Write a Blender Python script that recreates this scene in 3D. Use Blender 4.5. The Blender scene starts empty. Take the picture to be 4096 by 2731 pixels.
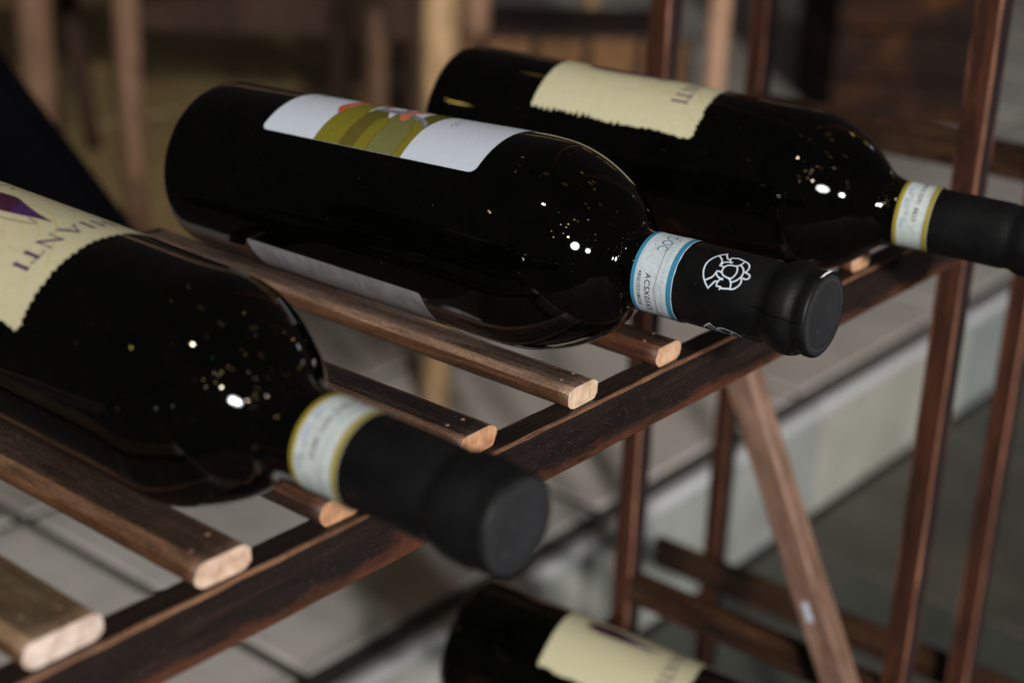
import bpy, bmesh, math, random
from mathutils import Vector, Matrix

random.seed(7)
SC = bpy.context.scene
COL = SC.collection
MM = 0.001

# ------------------------------------------------------------------ camera
cam_d = bpy.data.cameras.new("camera")
cam = bpy.data.objects.new("camera", cam_d)
COL.objects.link(cam)
RIGHT = Vector((0.7663, 0.6417, 0.0323))
DOWN = Vector((0.2620, -0.2662, -0.9276))
FWD = Vector((-0.5867, 0.7193, -0.3721))
FWD.normalize()
RIGHT = (RIGHT - FWD * RIGHT.dot(FWD)).normalized()
UP = RIGHT.cross(FWD).normalized()
mw = Matrix((
    (RIGHT.x, UP.x, -FWD.x, 0.31605),
    (RIGHT.y, UP.y, -FWD.y, -0.47027),
    (RIGHT.z, UP.z, -FWD.z, 0.24033),
    (0, 0, 0, 1)))
cam.matrix_world = mw
cam_d.sensor_width = 36.0
cam_d.sensor_fit = 'HORIZONTAL'
cam_d.lens = 55.03
cam_d.clip_start = 0.01
cam_d.clip_end = 100.0
cam_d.dof.use_dof = True
cam_d.dof.focus_distance = 0.578
cam_d.dof.aperture_fstop = 6.0
cam_d.dof.aperture_blades = 9
SC.camera = cam

# ------------------------------------------------------------------ world and lamps
world = bpy.data.worlds.new("World")
SC.world = world
world.use_nodes = True
bgn = world.node_tree.nodes["Background"]
bgn.inputs[0].default_value = (1.0, 0.94, 0.86, 1)
bgn.inputs[1].default_value = 0.024

SUBJ = Vector((0.0, -0.03, 0.05))


def disc_lamp(name, d, dist, diam, watts, col):
    l = bpy.data.lights.new(name, 'AREA')
    l.shape = 'DISK'
    l.size = diam
    l.energy = watts
    l.color = col
    o = bpy.data.objects.new(name, l)
    COL.objects.link(o)
    d = Vector(d).normalized()
    o.location = SUBJ + d * dist
    o.rotation_euler = d.to_track_quat('Z', 'Y').to_euler()
    return o


# two white lamps behind the photographer's right shoulder (the two white spots in the glass)
KEY = (0.735, -0.565, 0.375)
SIDE = (0.880, -0.385, 0.275)
disc_lamp("white_lamp_halo", KEY, 6.05, 0.95, 85, (0.93, 0.96, 1.0))  # added wide disc, enlarges the lamp's bright spot in the glass
disc_lamp("white_lamp", KEY, 6.0, 0.30, 360, (1.0, 0.945, 0.87))
disc_lamp("white_lamp_halo", SIDE, 6.05, 0.58, 30, (0.93, 0.96, 1.0))  # likewise an added disc, for the second spot's size
disc_lamp("white_lamp", SIDE, 6.0, 0.20, 110, (1.0, 0.945, 0.87))


def bulb(d, dist, r, watts, col):
    l = bpy.data.lights.new("string_or_added_bulb", 'POINT')
    l.energy = watts
    l.shadow_soft_size = r
    l.color = col
    o = bpy.data.objects.new("string_or_added_bulb", l)
    COL.objects.link(o)
    o.location = SUBJ + Vector(d).normalized() * dist


WARM = (1.0, 0.62, 0.22)
YEL = (1.0, 0.70, 0.16)
PALE = (1.0, 0.86, 0.62)
for d, r, k, c in [
    ((0.148, -0.43, 0.891), .055, 14.0, PALE), ((0.522, -0.454, 0.722), .034, .8, YEL), ((0.611, -0.589, 0.529), .045, 9.0, PALE),
    ((0.878, -0.184, 0.441), .022, .16, WARM), ((0.83, -0.143, 0.539), .022, .22, PALE), ((0.897, -0.295, 0.328), .018, .12, WARM),
    ((0.008, 0.871, 0.491), .034, .35, YEL), ((0.02, 0.929, 0.37), .034, .30, YEL), ((0.077, -0.997, 0.02), .036, .14, (.7, .8, 1)),
    ((0.206, -0.973, 0.108), .034, .12, (.7, .7, 1)), ((0.332, -0.41, 0.849), .030, .08, (.1, 1, .3)),
    
    ((-0.434, -0.045, 0.9), .026, .10, YEL), ((-0.028, 0.529, 0.848), .030, .14, YEL), ((-0.512, 0.283, 0.811), .028, .12, YEL),
    ((0.24, 0.434, 0.868), .034, .12, YEL), ((0.496, 0.051, 0.867), .034, .12, YEL),
    ((-0.43, -0.70, 0.552), .034, 1.3, YEL), ((-0.455, -0.685, 0.565), .026, .8, YEL),
    ((0.455, -0.546, 0.704), .026, .5, PALE), ((0.527, -0.516, 0.675), .026, .6, PALE),
    ((0.641, -0.116, 0.758), .030, .5, PALE), ((0.533, -0.324, 0.781), .028, .35, WARM), ((0.397, -0.699, 0.595), .026, .35, WARM),
    ((0.455, -0.737, 0.5), .026, .5, PALE), ((0.54, -0.61, 0.58), .026, .45, WARM), ((0.02, 0.95, 0.30), .05, .5, (.85, .92, 1)),
]:
    bulb(d, 2.6 + 0.5 * random.random(), r, k * 0.8, c)
# added dim bulbs scattered overhead, imitating blotchy reflections of foliage in the glass
for k in range(7):
    d = (random.gauss(.30, .28), random.gauss(.02, .30), .82)
    c = (1, random.uniform(.55, .85), random.uniform(.08, .3))
    bulb(d, random.uniform(2.6, 4), random.uniform(.05, .12), random.uniform(.05, .16), c)


SC.view_settings.view_transform = 'Standard'
SC.view_settings.look = 'None'
SC.view_settings.gamma = 1.0
SC.view_settings.use_curve_mapping = False
SC.view_settings.exposure = 0.0
SC.cycles.use_denoising = True
SC.cycles.max_bounces = 8
SC.cycles.sample_clamp_indirect = 4.0
SC.cycles.caustics_reflective = False
SC.cycles.caustics_refractive = False

# ------------------------------------------------------------------ object helpers


def mesh_obj(name, bm, mats, parent=None, smooth=False, angle=None):
    me = bpy.data.meshes.new(name)
    bmesh.ops.recalc_face_normals(bm, faces=bm.faces)
    bm.to_mesh(me)
    bm.free()
    return link_mesh(name, me, mats, parent, smooth)


def link_mesh(name, me, mats, parent=None, smooth=False):
    if not isinstance(mats, (list, tuple)):
        mats = [mats]
    if not me.materials:
        for m in mats:
            me.materials.append(m)
    if smooth:
        for p in me.polygons:
            p.use_smooth = True
    o = bpy.data.objects.new(name, me)
    COL.objects.link(o)
    if parent:
        o.parent = parent
    return o


def empty(name, loc=(0, 0, 0), rot=None):
    o = bpy.data.objects.new(name, None)
    o.empty_display_size = 0.02
    COL.objects.link(o)
    o.location = loc
    if rot is not None:
        o.rotation_euler = rot
    return o


def tag(o, label, cat, group=None):
    o["label"] = label
    o["category"] = cat
    if group:
        o["group"] = group
    return o


def structure(o):
    o["kind"] = "structure"
    return o


# ------------------------------------------------------------------ materials


def new_mat(name):
    m = bpy.data.materials.new(name)
    m.use_nodes = True
    nt = m.node_tree
    b = nt.nodes["Principled BSDF"]
    return m, nt, b


def node(nt, t, **kw):
    n = nt.nodes.new(t)
    for k, v in kw.items():
        setattr(n, k, v)
    return n


def ramp(nt, fac, stops):
    r = node(nt, "ShaderNodeValToRGB")
    els = r.color_ramp.elements
    while len(els) < len(stops):
        els.new(0.5)
    for e, (p, c) in zip(els, stops):
        e.position = p
        e.color = (c[0], c[1], c[2], 1)
    nt.links.new(fac, r.inputs[0])
    return r.outputs[0]


def coords(nt, scale, rot=(0, 0, 0), loc=(0, 0, 0)):
    tc = node(nt, "ShaderNodeTexCoord")
    mp = node(nt, "ShaderNodeMapping")
    mp.inputs['Scale'].default_value = scale
    mp.inputs['Rotation'].default_value = rot
    mp.inputs['Location'].default_value = loc
    nt.links.new(tc.outputs['Object'], mp.inputs[0])
    return mp.outputs[0]


def noise(nt, vec, scale, detail=5, rough=0.6, dist=0.0):
    n = node(nt, "ShaderNodeTexNoise")
    n.inputs['Scale'].default_value = scale
    n.inputs['Detail'].default_value = detail
    n.inputs['Roughness'].default_value = rough
    n.inputs['Distortion'].default_value = dist
    nt.links.new(vec, n.inputs['Vector'])
    return n.outputs['Fac']


def mix(nt, fac, a, b, mode='MIX'):
    mx = node(nt, "ShaderNodeMix", data_type='RGBA', blend_type=mode)
    for sock, v in ((0, fac), (6, a), (7, b)):
        if isinstance(v, (int, float)):
            mx.inputs[sock].default_value = v
        elif isinstance(v, tuple):
            mx.inputs[sock].default_value = (v[0], v[1], v[2], 1)
        else:
            nt.links.new(v, mx.inputs[sock])
    return mx.outputs[2]


def bump(nt, b, h, strength, dist):
    bp = node(nt, "ShaderNodeBump")
    bp.inputs['Strength'].default_value = strength
    bp.inputs['Distance'].default_value = dist
    nt.links.new(h, bp.inputs['Height'])
    nt.links.new(bp.outputs[0], b.inputs['Normal'])


def wood(name, dark, mid, light, axis='X', rough=0.5, speck=0.35, seed=0.0, patch=0.5, knot=None, low_wear=None, dust=0.0):
    """stained timber: long grain, worn paler patches, fine grit"""
    m, nt, b = new_mat(name)

    def along(l, c):
        return {'X': (l, c, c), 'Y': (c, l, c), 'Z': (c, c, l)}[axis]
    g = noise(nt, coords(nt, along(12.0, 230.0), loc=(seed, seed * 1.7, seed * 0.6)), 1.0, 6, 0.65, 0.6)
    g2 = noise(nt, coords(nt, along(45.0, 1300.0), loc=(seed * 3, seed, seed)), 1.0, 4, 0.6, 0.3)
    gm = node(nt, "ShaderNodeMath", operation='MULTIPLY_ADD')
    nt.links.new(g2, gm.inputs[0])
    gm.inputs[1].default_value = 0.35
    gs = node(nt, "ShaderNodeMath", operation='MULTIPLY')
    nt.links.new(g, gs.inputs[0])
    gs.inputs[1].default_value = 0.68
    nt.links.new(gs.outputs[0], gm.inputs[2])
    base = ramp(nt, gm.outputs[0], [(0.36, dark), (0.53, mid), (0.72, light)])
    pt = noise(nt, coords(nt, along(14, 60), loc=(seed * 2, 3, seed)), 1.0, 5, 0.65)
    pm = ramp(nt, pt, [(0.48, (0, 0, 0)), (0.72, (patch, patch, patch))])
    base = mix(nt, pm, base, light)
    dk = noise(nt, coords(nt, along(22, 80), loc=(seed, 8, seed * 2)), 1.0, 4, 0.6)
    dm = ramp(nt, dk, [(0.50, (1, 1, 1)), (0.70, (.5, .5, .5))])
    base = mix(nt, 1.0, base, dm, 'MULTIPLY')
    sp = noise(nt, coords(nt, (1000, 1000, 1000)), 1.1, 3, 0.7)
    sm = ramp(nt, sp, [(0.38, (1 - speck,) * 3), (0.56, (1.0,) * 3), (0.70, (1 + speck * 1.5,) * 3)])
    base = mix(nt, 1.0, base, sm, 'MULTIPLY')
    if low_wear is not None:
        # lower arris rubbed through to red wood, ragged upward
        tc = node(nt, "ShaderNodeTexCoord")
        sx = node(nt, "ShaderNodeSeparateXYZ")
        nt.links.new(tc.outputs['Object'], sx.inputs[0])
        nz = noise(nt, coords(nt, along(30, 120), loc=(4, 1, 0)), 1.0, 5, .7)
        ma = node(nt, "ShaderNodeMath", operation='MULTIPLY_ADD')
        nt.links.new(nz, ma.inputs[0])
        ma.inputs[1].default_value = -0.022
        nt.links.new(sx.outputs['Z'], ma.inputs[2])
        mr = node(nt, "ShaderNodeMapRange")
        nt.links.new(ma.outputs[0], mr.inputs['Value'])
        mr.inputs['From Min'].default_value = low_wear - 0.004
        mr.inputs['From Max'].default_value = low_wear + 0.004
        mr.inputs['To Min'].default_value = 0.85
        mr.inputs['To Max'].default_value = 0.0
        base = mix(nt, mr.outputs[0], base, (0.105, 0.036, 0.017))
    if knot:
        # a reddish burnt knot in the timber
        tc = node(nt, "ShaderNodeTexCoord")
        d = node(nt, "ShaderNodeVectorMath", operation='DISTANCE')
        nt.links.new(tc.outputs['Object'], d.inputs[0])
        d.inputs[1].default_value = knot
        nz = noise(nt, coords(nt, (160, 160, 160)), 1, 4, .6)
        ad = node(nt, "ShaderNodeMath", operation='MULTIPLY_ADD')
        nt.links.new(nz, ad.inputs[0])
        ad.inputs[1].default_value = 0.018
        nt.links.new(d.outputs['Value'], ad.inputs[2])
        km = ramp(nt, ad.outputs[0], [(0.010, (1, 1, 1)), (0.020, (.75, .75, .75)), (0.034, (0, 0, 0))])
        base = mix(nt, km, base, (0.125, 0.035, 0.020))
    if dust:
        du = noise(nt, coords(nt, (1500, 1500, 1500), loc=(seed, 2, 5)), 1, 2, .5)
        mk = ramp(nt, du, [(0.70, (0, 0, 0)), (0.75, (dust,) * 3)])
        base = mix(nt, mk, base, (0.40, 0.36, 0.33))
    nt.links.new(base, b.inputs['Base Color'])
    b.inputs['Roughness'].default_value = rough
    b.inputs['Specular IOR Level'].default_value = 0.4
    bump(nt, b, gm.outputs[0], 0.55, 0.0008)
    return m


def end_grain(name, a, c, seed=0.0):
    """raw sawn slat end with growth rings"""
    m, nt, b = new_mat(name)
    v = coords(nt, (200, 1500, 220), rot=(0.75 + .5 * math.sin(seed * 9), 0, 0), loc=(0, seed * 3, 0))
    w = noise(nt, v, 1, 4, .6, .5)
    n = noise(nt, coords(nt, (140, 140, 140), loc=(seed, 0, 0)), 1, 5, .65)
    am = tuple(p * .62 + q * .38 for p, q in zip(a, c))
    base = ramp(nt, w, [(0.34, am), (0.66, c)])
    dirt = ramp(nt, n, [(0.32, (.62, .52, .46)), (0.6, (1, 1, 1))])
    base = mix(nt, 1.0, base, dirt, 'MULTIPLY')
    nt.links.new(base, b.inputs['Base Color'])
    b.inputs['Roughness'].default_value = 0.75
    bump(nt, b, w, 0.4, 0.0004)
    return m


def paper(name, col, fleck=0.08, sc=900, rough=0.75, bumpy=0.25):
    m, nt, b = new_mat(name)
    v = coords(nt, (sc, sc, sc))
    n = noise(nt, v, 1, 4, .6)
    lo = tuple(c * (1 - fleck) for c in col)
    base = ramp(nt, n, [(0.3, lo), (0.65, col)])
    nt.links.new(base, b.inputs['Base Color'])
    b.inputs['Roughness'].default_value = rough
    b.inputs['Specular IOR Level'].default_value = 0.25
    bump(nt, b, n, bumpy, 0.0003)
    return m


def ink(name, col, rough=0.65):
    m, nt, b = new_mat(name)
    n = noise(nt, coords(nt, (700, 700, 700)), 1, 3, .6)
    base = ramp(nt, n, [(0.3, tuple(c * .82 for c in col)), (0.65, col)])
    nt.links.new(base, b.inputs['Base Color'])
    b.inputs['Roughness'].default_value = rough
    b.inputs['Specular IOR Level'].default_value = 0.25
    return m


def dusty(name, col, rough, dust=0.35, ior=1.5, thr=0.735, spec=0.5, sc=520, film=0.0, wrinkle=0.0):
    """dark gloss or satin surface with stray dust specks, a thin patchy film and handling marks"""
    m, nt, b = new_mat(name)
    n = noise(nt, coords(nt, (sc, sc, sc)), 1, 2, .5)
    mk = ramp(nt, n, [(thr, (0, 0, 0)), (thr + .03, (dust,) * 3)])
    sm = noise(nt, coords(nt, (38, 38, 38), loc=(3, 1, 2)), 1, 8, .72, .4)
    fm = ramp(nt, sm, [(0.42, (0, 0, 0)), (0.78, (film,) * 3)])
    base = mix(nt, fm, col, (0.45, 0.43, 0.40))
    base = mix(nt, mk, base, (0.45, 0.43, 0.38))
    nt.links.new(base, b.inputs['Base Color'])
    n2 = noise(nt, coords(nt, (30, 30, 30)), 1, 5, .6)
    rr = ramp(nt, n2, [(0.3, (rough,) * 3), (0.8, (rough * 2.2,) * 3)])
    rr = mix(nt, mk, rr, (0.8, 0.8, 0.8))
    nt.links.new(rr, b.inputs['Roughness'])
    b.inputs['IOR'].default_value = ior
    b.inputs['Specular IOR Level'].default_value = spec
    if wrinkle:
        wn = noise(nt, coords(nt, (55, 130, 130), loc=(1, 5, 2)), 1, 5, .55, .8)
        bump(nt, b, wn, wrinkle, 0.0012)
    return m


M = {}
M['glass'] = dusty('dark_bottle_glass', (0.0004, 0.0004, 0.0003), 0.018, dust=0.045, ior=1.52, thr=0.735, sc=650, film=0.0028)
M['capsule'] = dusty('black_capsule_foil', (0.0030, 0.0031, 0.0036), 0.33, dust=0.30, thr=0.735, spec=0.20, sc=420, film=0.012, wrinkle=.30)
M['capsule_blurred'] = dusty('black_capsule_foil_smooth', (0.0032, 0.0034, 0.0042), 0.36, dust=0.1, thr=0.8, spec=0.20, sc=420, film=0.010, wrinkle=.30)
M['capsule_end'] = dusty('capsule_end_foil', (0.0145, 0.0155, 0.0185), 0.5, dust=0.3, thr=0.74, spec=0.3, sc=420)
M['bead'] = ink('bead_foil', (0.06, 0.063, 0.07), .35)
M['foil_silver'] = ink('torn_foil', (0.75, 0.75, 0.78), 0.35)
M['white_paper'] = paper('white_label_paper', (0.485, 0.54, 0.635), 0.07)
M['shaded_back_paper'] = paper('shade_toned_back_label_paper', (0.27, 0.26, 0.27), 0.35, 130)  # shade on the down-facing label put into its paper tone
M['cream_paper'] = paper('cream_label_paper', (0.455, 0.43, 0.285), 0.08, 420, .75, .5)
M['band_paper'] = paper('neck_band_paper', (0.49, 0.555, 0.61), 0.16, 480, .7, .5)
M['band_cream'] = paper('cream_band_paper', (0.475, 0.535, 0.535), 0.2, 300, .7, .4)
M['ink_blue_pale'] = ink('print_pale_blue', (0.33, 0.40, 0.52))
M['blue'] = ink('band_blue', (0.035, 0.205, 0.36))
M['mustard'] = ink('band_mustard', (0.27, 0.215, 0.022))
M['ink_black'] = ink('print_black', (0.030, 0.028, 0.035))
M['ink_teal'] = ink('print_teal', (0.05, 0.20, 0.27))
M['ink_faint'] = ink('print_faint_blue', (0.36, 0.47, 0.53))
M['ink_grey'] = ink('print_grey', (0.25, 0.26, 0.30))
M['crease'] = ink('paper_crease', (0.26, 0.24, 0.23))
M['ink_purple'] = ink('print_purple', (0.052, 0.014, 0.095))
M['ink_plum'] = ink('print_plum', (0.048, 0.010, 0.030))
M['ink_gold'] = ink('print_gold', (0.47, 0.40, 0.20))
M['ink_brown'] = ink('print_brown', (0.13, 0.085, 0.025))
M['olive_a'] = ink('print_olive', (0.165, 0.145, 0.012))
M['olive_b'] = ink('print_dark_olive', (0.095, 0.080, 0.012))
M['olive_c'] = ink('print_grey_green', (0.135, 0.140, 0.045))
M['ink_red'] = ink('print_red', (0.52, 0.085, 0.045))
M['ink_coral'] = ink('print_coral', (0.52, 0.15, 0.09))
M['ink_mid'] = ink('print_mid_grey', (0.20, 0.20, 0.24))
M['emblem'] = ink('emblem_silver', (0.62, 0.71, 0.82), 0.5)

# timber kinds
M['rail'] = wood('black_stained_rail', (0.0070, 0.0048, 0.0045), (0.0145, 0.0092, 0.0082), (0.034, 0.0165, 0.0115), 'Y', .5, .35, 0.3, .18,
                 knot=(0.0, -0.118, -0.010), low_wear=-0.0312, dust=.35)
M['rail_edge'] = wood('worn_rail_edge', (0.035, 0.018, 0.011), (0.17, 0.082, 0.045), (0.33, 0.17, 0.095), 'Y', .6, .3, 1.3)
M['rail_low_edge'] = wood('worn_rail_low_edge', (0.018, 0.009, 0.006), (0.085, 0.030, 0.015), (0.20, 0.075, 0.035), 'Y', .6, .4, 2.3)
M['post'] = wood('dark_red_post', (0.014, 0.0046, 0.0028), (0.045, 0.0130, 0.0058), (0.105, 0.032, 0.013), 'Z', .6, .3, 0.9, .35)
M['post_dark'] = wood('shaded_post_face', (0.008, 0.0048, 0.0050), (0.019, 0.0115, 0.0120), (0.042, 0.024, 0.024), 'Z', .6, .3, 3.9, .35)  # darker side of the posts: shade put into the face colour
M['post_edge'] = wood('worn_post_edge', (0.060, 0.022, 0.013), (0.20, 0.080, 0.045), (0.36, 0.165, 0.10), 'Z', .6, .3, 0.2, .5)
M['strut'] = wood('pale_brown_strut', (0.085, 0.045, 0.030), (0.21, 0.12, 0.085), (0.36, 0.23, 0.17), 'Z', .5, .25, 4.2, .6)
M['bar'] = wood('brown_cross_bar', (0.010, 0.0048, 0.003), (0.028, 0.012, 0.006), (0.12, 0.055, 0.022), 'X', .5, .2, 5.1)
M['pin'] = ink('rusty_nail', (0.16, 0.10, 0.075), 0.6)


def slat_mats(i, dark, mid, light, side_d, side_m, side_l, ea, ec, rough=.5):
    return [wood('slat_top_%d' % i, dark, mid, light, 'X', rough, .45, i * 1.37, .55, dust=.5),
            wood('slat_side_%d' % i, side_d, side_m, side_l, 'X', rough + .05, .30, i * 2.11 + 5, .5),
            end_grain('slat_end_%d' % i, ea, ec, i * .33),
            wood('slat_arris_%d' % i, mid, tuple((p + q) * .62 for p, q in zip(side_l, light)), tuple(min(.5, (p + q) * .95) for p, q in zip(side_l, light)), 'X', rough, .35, i * .71 + 2, .4)]


RAW1 = ((0.52, 0.36, 0.26), (0.66, 0.50, 0.38))
RAW2 = ((0.36, 0.17, 0.085), (0.58, 0.33, 0.19))
SLATM = [
    slat_mats(0, (0.065, 0.040, 0.022), (0.125, 0.082, 0.048), (0.20, 0.145, 0.095), (0.030, .014, .006), (0.075, .038, .016), (0.13, .07, .03), *((0.60, 0.50, 0.44), (0.70, 0.60, 0.53))),
    slat_mats(1, (0.020, 0.012, 0.009), (0.045, 0.027, 0.020), (0.095, 0.058, 0.040), (0.040, .016, .006), (0.095, .042, .018), (0.18, .085, .040), *((0.58, 0.41, 0.31), (0.70, 0.53, 0.42))),
    slat_mats(2, (0.010, 0.006, 0.005), (0.022, 0.013, 0.010), (0.060, 0.028, 0.018), (0.012, .006, .005), (0.024, .011, .008), (0.06, .022, .012), *RAW2),
    slat_mats(3, (0.0085, 0.0055, 0.0052), (0.018, 0.012, 0.011), (0.045, 0.028, 0.024), (0.040, .018, .010), (0.085, .038, .022), (0.14, .07, .04), *RAW2),
    slat_mats(4, (0.036, 0.022, 0.016), (0.088, 0.056, 0.043), (0.19, 0.135, 0.108), (0.024, .011, .006), (0.072, .030, .014), (0.15, .075, .036), *((0.50, 0.33, 0.22), (0.70, 0.55, 0.40))),
    slat_mats(5, (0.012, 0.0065, 0.005), (0.028, 0.014, 0.010), (0.070, 0.030, 0.018), (0.020, .0075, .004), (0.060, .019, .009), (0.12, .04, .018), *((0.50, 0.28, 0.17), (0.66, 0.43, 0.29))),
    slat_mats(6, (0.012, 0.0065, 0.005), (0.028, 0.014, 0.010), (0.070, 0.030, 0.018), (0.020, .0075, .004), (0.060, .019, .009), (0.12, .04, .018), *RAW1),
    slat_mats(7, (0.014, 0.007, 0.005), (0.035, 0.017, 0.010), (0.080, 0.035, 0.018), (0.025, .0075, .004), (0.085, .024, .010), (0.15, .05, .02), *((0.50, 0.26, 0.13), (0.62, 0.40, 0.26))),
]

# ------------------------------------------------------------------ setting


def tile_mat(name, cols, rough=.45, var=0.25, sc=3.0):
    m, nt, b = new_mat(name)
    oi = node(nt, "ShaderNodeObjectInfo")
    r = node(nt, "ShaderNodeValToRGB")
    els = r.color_ramp.elements
    while len(els) < len(cols):
        els.new(0.5)
    for i, (e, c) in enumerate(zip(els, cols)):
        e.position = i / max(1, len(cols) - 1)
        e.color = (*c, 1)
    nt.links.new(oi.outputs['Random'], r.inputs[0])
    tc = node(nt, "ShaderNodeTexCoord")
    geo = node(nt, "ShaderNodeNewGeometry")
    n = noise(nt, geo.outputs['Position'], sc * 4, 6, .65)
    mk = ramp(nt, n, [(0.25, (1 - var,) * 3), (0.75, (1 + var * .5,) * 3)])
    base = mix(nt, 1.0, r.outputs[0], mk, 'MULTIPLY')
    nt.links.new(base, b.inputs['Base Color'])
    b.inputs['Roughness'].default_value = rough
    bump(nt, b, n, .2, .001)
    return m


M['tile'] = tile_mat('stone_floor_tile', [(0.43, 0.415, 0.40), (0.50, 0.48, 0.455), (0.46, 0.43, 0.395)])
M['far_tile'] = tile_mat('brown_floor_tile', [(0.30, 0.205, 0.080), (0.40, 0.285, 0.13), (0.33, 0.24, 0.115)], .5, .4)
M['grout'] = ink('dark_grout', (0.035, 0.031, 0.027), .9)
M['nosing'] = ink('pale_step_nosing', (0.52, 0.54, 0.56), .5)
M['strip'] = ink('dark_step_groove', (0.085, 0.08, 0.078), .8)
M['riser'] = tile_mat('stone_riser_tile', [(0.46, 0.48, 0.51), (0.27, 0.31, 0.315), (0.45, 0.42, 0.36)], .55, .3, 2.2)
M['slate'] = tile_mat('green_slate_tile', [(0.066, 0.070, 0.062), (0.082, 0.086, 0.076), (0.075, 0.070, 0.058)], .5, .4, 2.0)

XE = -463.0   # front face of the step
ZP = -500.0   # platform
ZF = -650.0   # lower floor


def box_bm(x0, x1, y0, y1, z0, z1, bev=0.0, seg=2):
    bm = bmesh.new()
    bmesh.ops.create_cube(bm, size=1.0)
    for v in bm.verts:
        v.co = Vector(((x0 + x1) / 2 + v.co.x * (x1 - x0), (y0 + y1) / 2 + v.co.y * (y1 - y0),
                       (z0 + z1) / 2 + v.co.z * (z1 - z0))) * MM
    if bev:
        bmesh.ops.bevel(bm, geom=list(bm.edges), offset=bev * MM, segments=seg, affect='EDGES', profile=0.6)
    return bm


platform = structure(mesh_obj("raised_floor", box_bm(-7000, XE - 12, -900, 8500, ZP - 148, ZP - 4), M['grout']))
TS = 400.0
tile_me = bpy.data.meshes.new("floor_tile")
_b = box_bm(-193.5, 193.5, -193.5, 193.5, -8, 0, 2, 1)
_b.to_mesh(tile_me)
_b.free()
tile_me.materials.append(M['tile'])
far_me = tile_me.copy()
far_me.materials.clear()
far_me.materials.append(M['far_tile'])
first_x = XE - 32
cnt = 0
for i in range(15):
    for j in range(-2, 16):
        cx = first_x - TS * (i + .5)
        cy = 274 + TS * (j - .5)
        # only tiles the lens can look at
        v = Vector((cx, cy, ZP)) * MM - cam.location
        zc = v.dot(FWD)
        xc = v.dot(RIGHT) / zc
        yc = v.dot(UP) / zc
        if abs(xc) > .327 + .30 / zc or yc > .30 or yc < -.42:
            continue
        t = bpy.data.objects.new("floor_tile", far_me if i >= 2 and cy + cx * .5 < 1000 else tile_me)
        COL.objects.link(t)
        t.location = (cx * MM, cy * MM, (ZP + random.uniform(-.4, .4)) * MM)
        t.parent = platform
        cnt += 1
mesh_obj("edge_groove", box_bm(XE - 32, XE - 13, -900, 8500, ZP - 8, ZP - 3), M['strip'], platform)
for k in range(12):
    y0 = -126 + k * 400
    mesh_obj("step_nosing", box_bm(XE - 13, XE + 3, y0 + 1, y0 + 399, ZP - 14, ZP + .5, 4, 3), M['nosing'], platform, True)
    mesh_obj("riser_tile", box_bm(XE - 10, XE, y0 + 2, y0 + 398, ZF + 4, ZP - 15, 1.5, 1), M['riser'], platform)

ground = structure(mesh_obj("lower_floor", box_bm(XE - 12, 2500, -900, 8500, ZF - 60, ZF - 5), M['grout']))
slate_me = bpy.data.meshes.new("slate_tile")
_b = box_bm(-197, 197, -197, 197, -6, 0, 1.5, 1)
_b.to_mesh(slate_me)
_b.free()
slate_me.materials.append(M['slate'])
for i in range(6):
    for j in range(0, 12):
        cx = XE + 3 + TS * (i + .5)
        cy = -126 + TS * (j + .3)
        v = Vector((cx, cy, ZF)) * MM - cam.location
        zc = v.dot(FWD)
        if zc < .3 or abs(v.dot(RIGHT) / zc) > .327 + .3 / zc or v.dot(UP) / zc < -.45:
            continue
        t = bpy.data.objects.new("slate_tile", slate_me)
        COL.objects.link(t)
        t.location = (cx * MM, cy * MM, (ZF + random.uniform(-.4, .4)) * MM)
        t.parent = ground

# ------------------------------------------------------------------ rack


def worn_bar(name, x0, x1, y0, y1, z0, z1, mats, parent, bev=1.3, axis='Y', cuts=40, jit=0.25, low_edge=True):
    """timber bar whose bevelled arrises are worn to paler wood; mats = [face, edge, low edge]"""
    bm = box_bm(x0, x1, y0, y1, z0, z1)
    ax = 'XYZ'.index(axis)
    long_e = [e for e in bm.edges if abs((e.verts[0].co - e.verts[1].co)[ax]) > 1e-6]
    bmesh.ops.bevel(bm, geom=long_e, offset=bev * MM, segments=2, affect='EDGES', profile=0.5)
    for f in bm.faces:
        n = f.normal
        f.normal_update()
        n = f.normal
        if max(abs(n.x), abs(n.y), abs(n.z)) < 0.985:
            c = f.calc_center_median()
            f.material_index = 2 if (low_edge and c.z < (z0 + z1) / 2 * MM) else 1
    if len(mats) > 3:
        for f in bm.faces:
            f.normal_update()
            if abs(f.normal.x) > .985:
                f.material_index = 3  # faces across x get the shaded-side colour
    ends = [e for e in bm.edges if abs((e.verts[0].co - e.verts[1].co)[ax]) > (abs((x1 - x0, y1 - y0, z1 - z0)[ax]) * .5) * MM]
    bmesh.ops.subdivide_edges(bm, edges=ends, cuts=cuts, use_grid_fill=True)
    rnd = random.Random(name + str(x0) + str(y0))
    rows = {}
    for v in bm.verts:
        k = round(v.co[ax], 5)
        rows.setdefault(k, []).append(v)
    for k, vs in rows.items():
        for v in vs:
            for a in range(3):
                if a != ax:
                    v.co[a] += rnd.uniform(-jit, jit) * MM
    return mesh_obj(name, bm, mats, parent)


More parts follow.
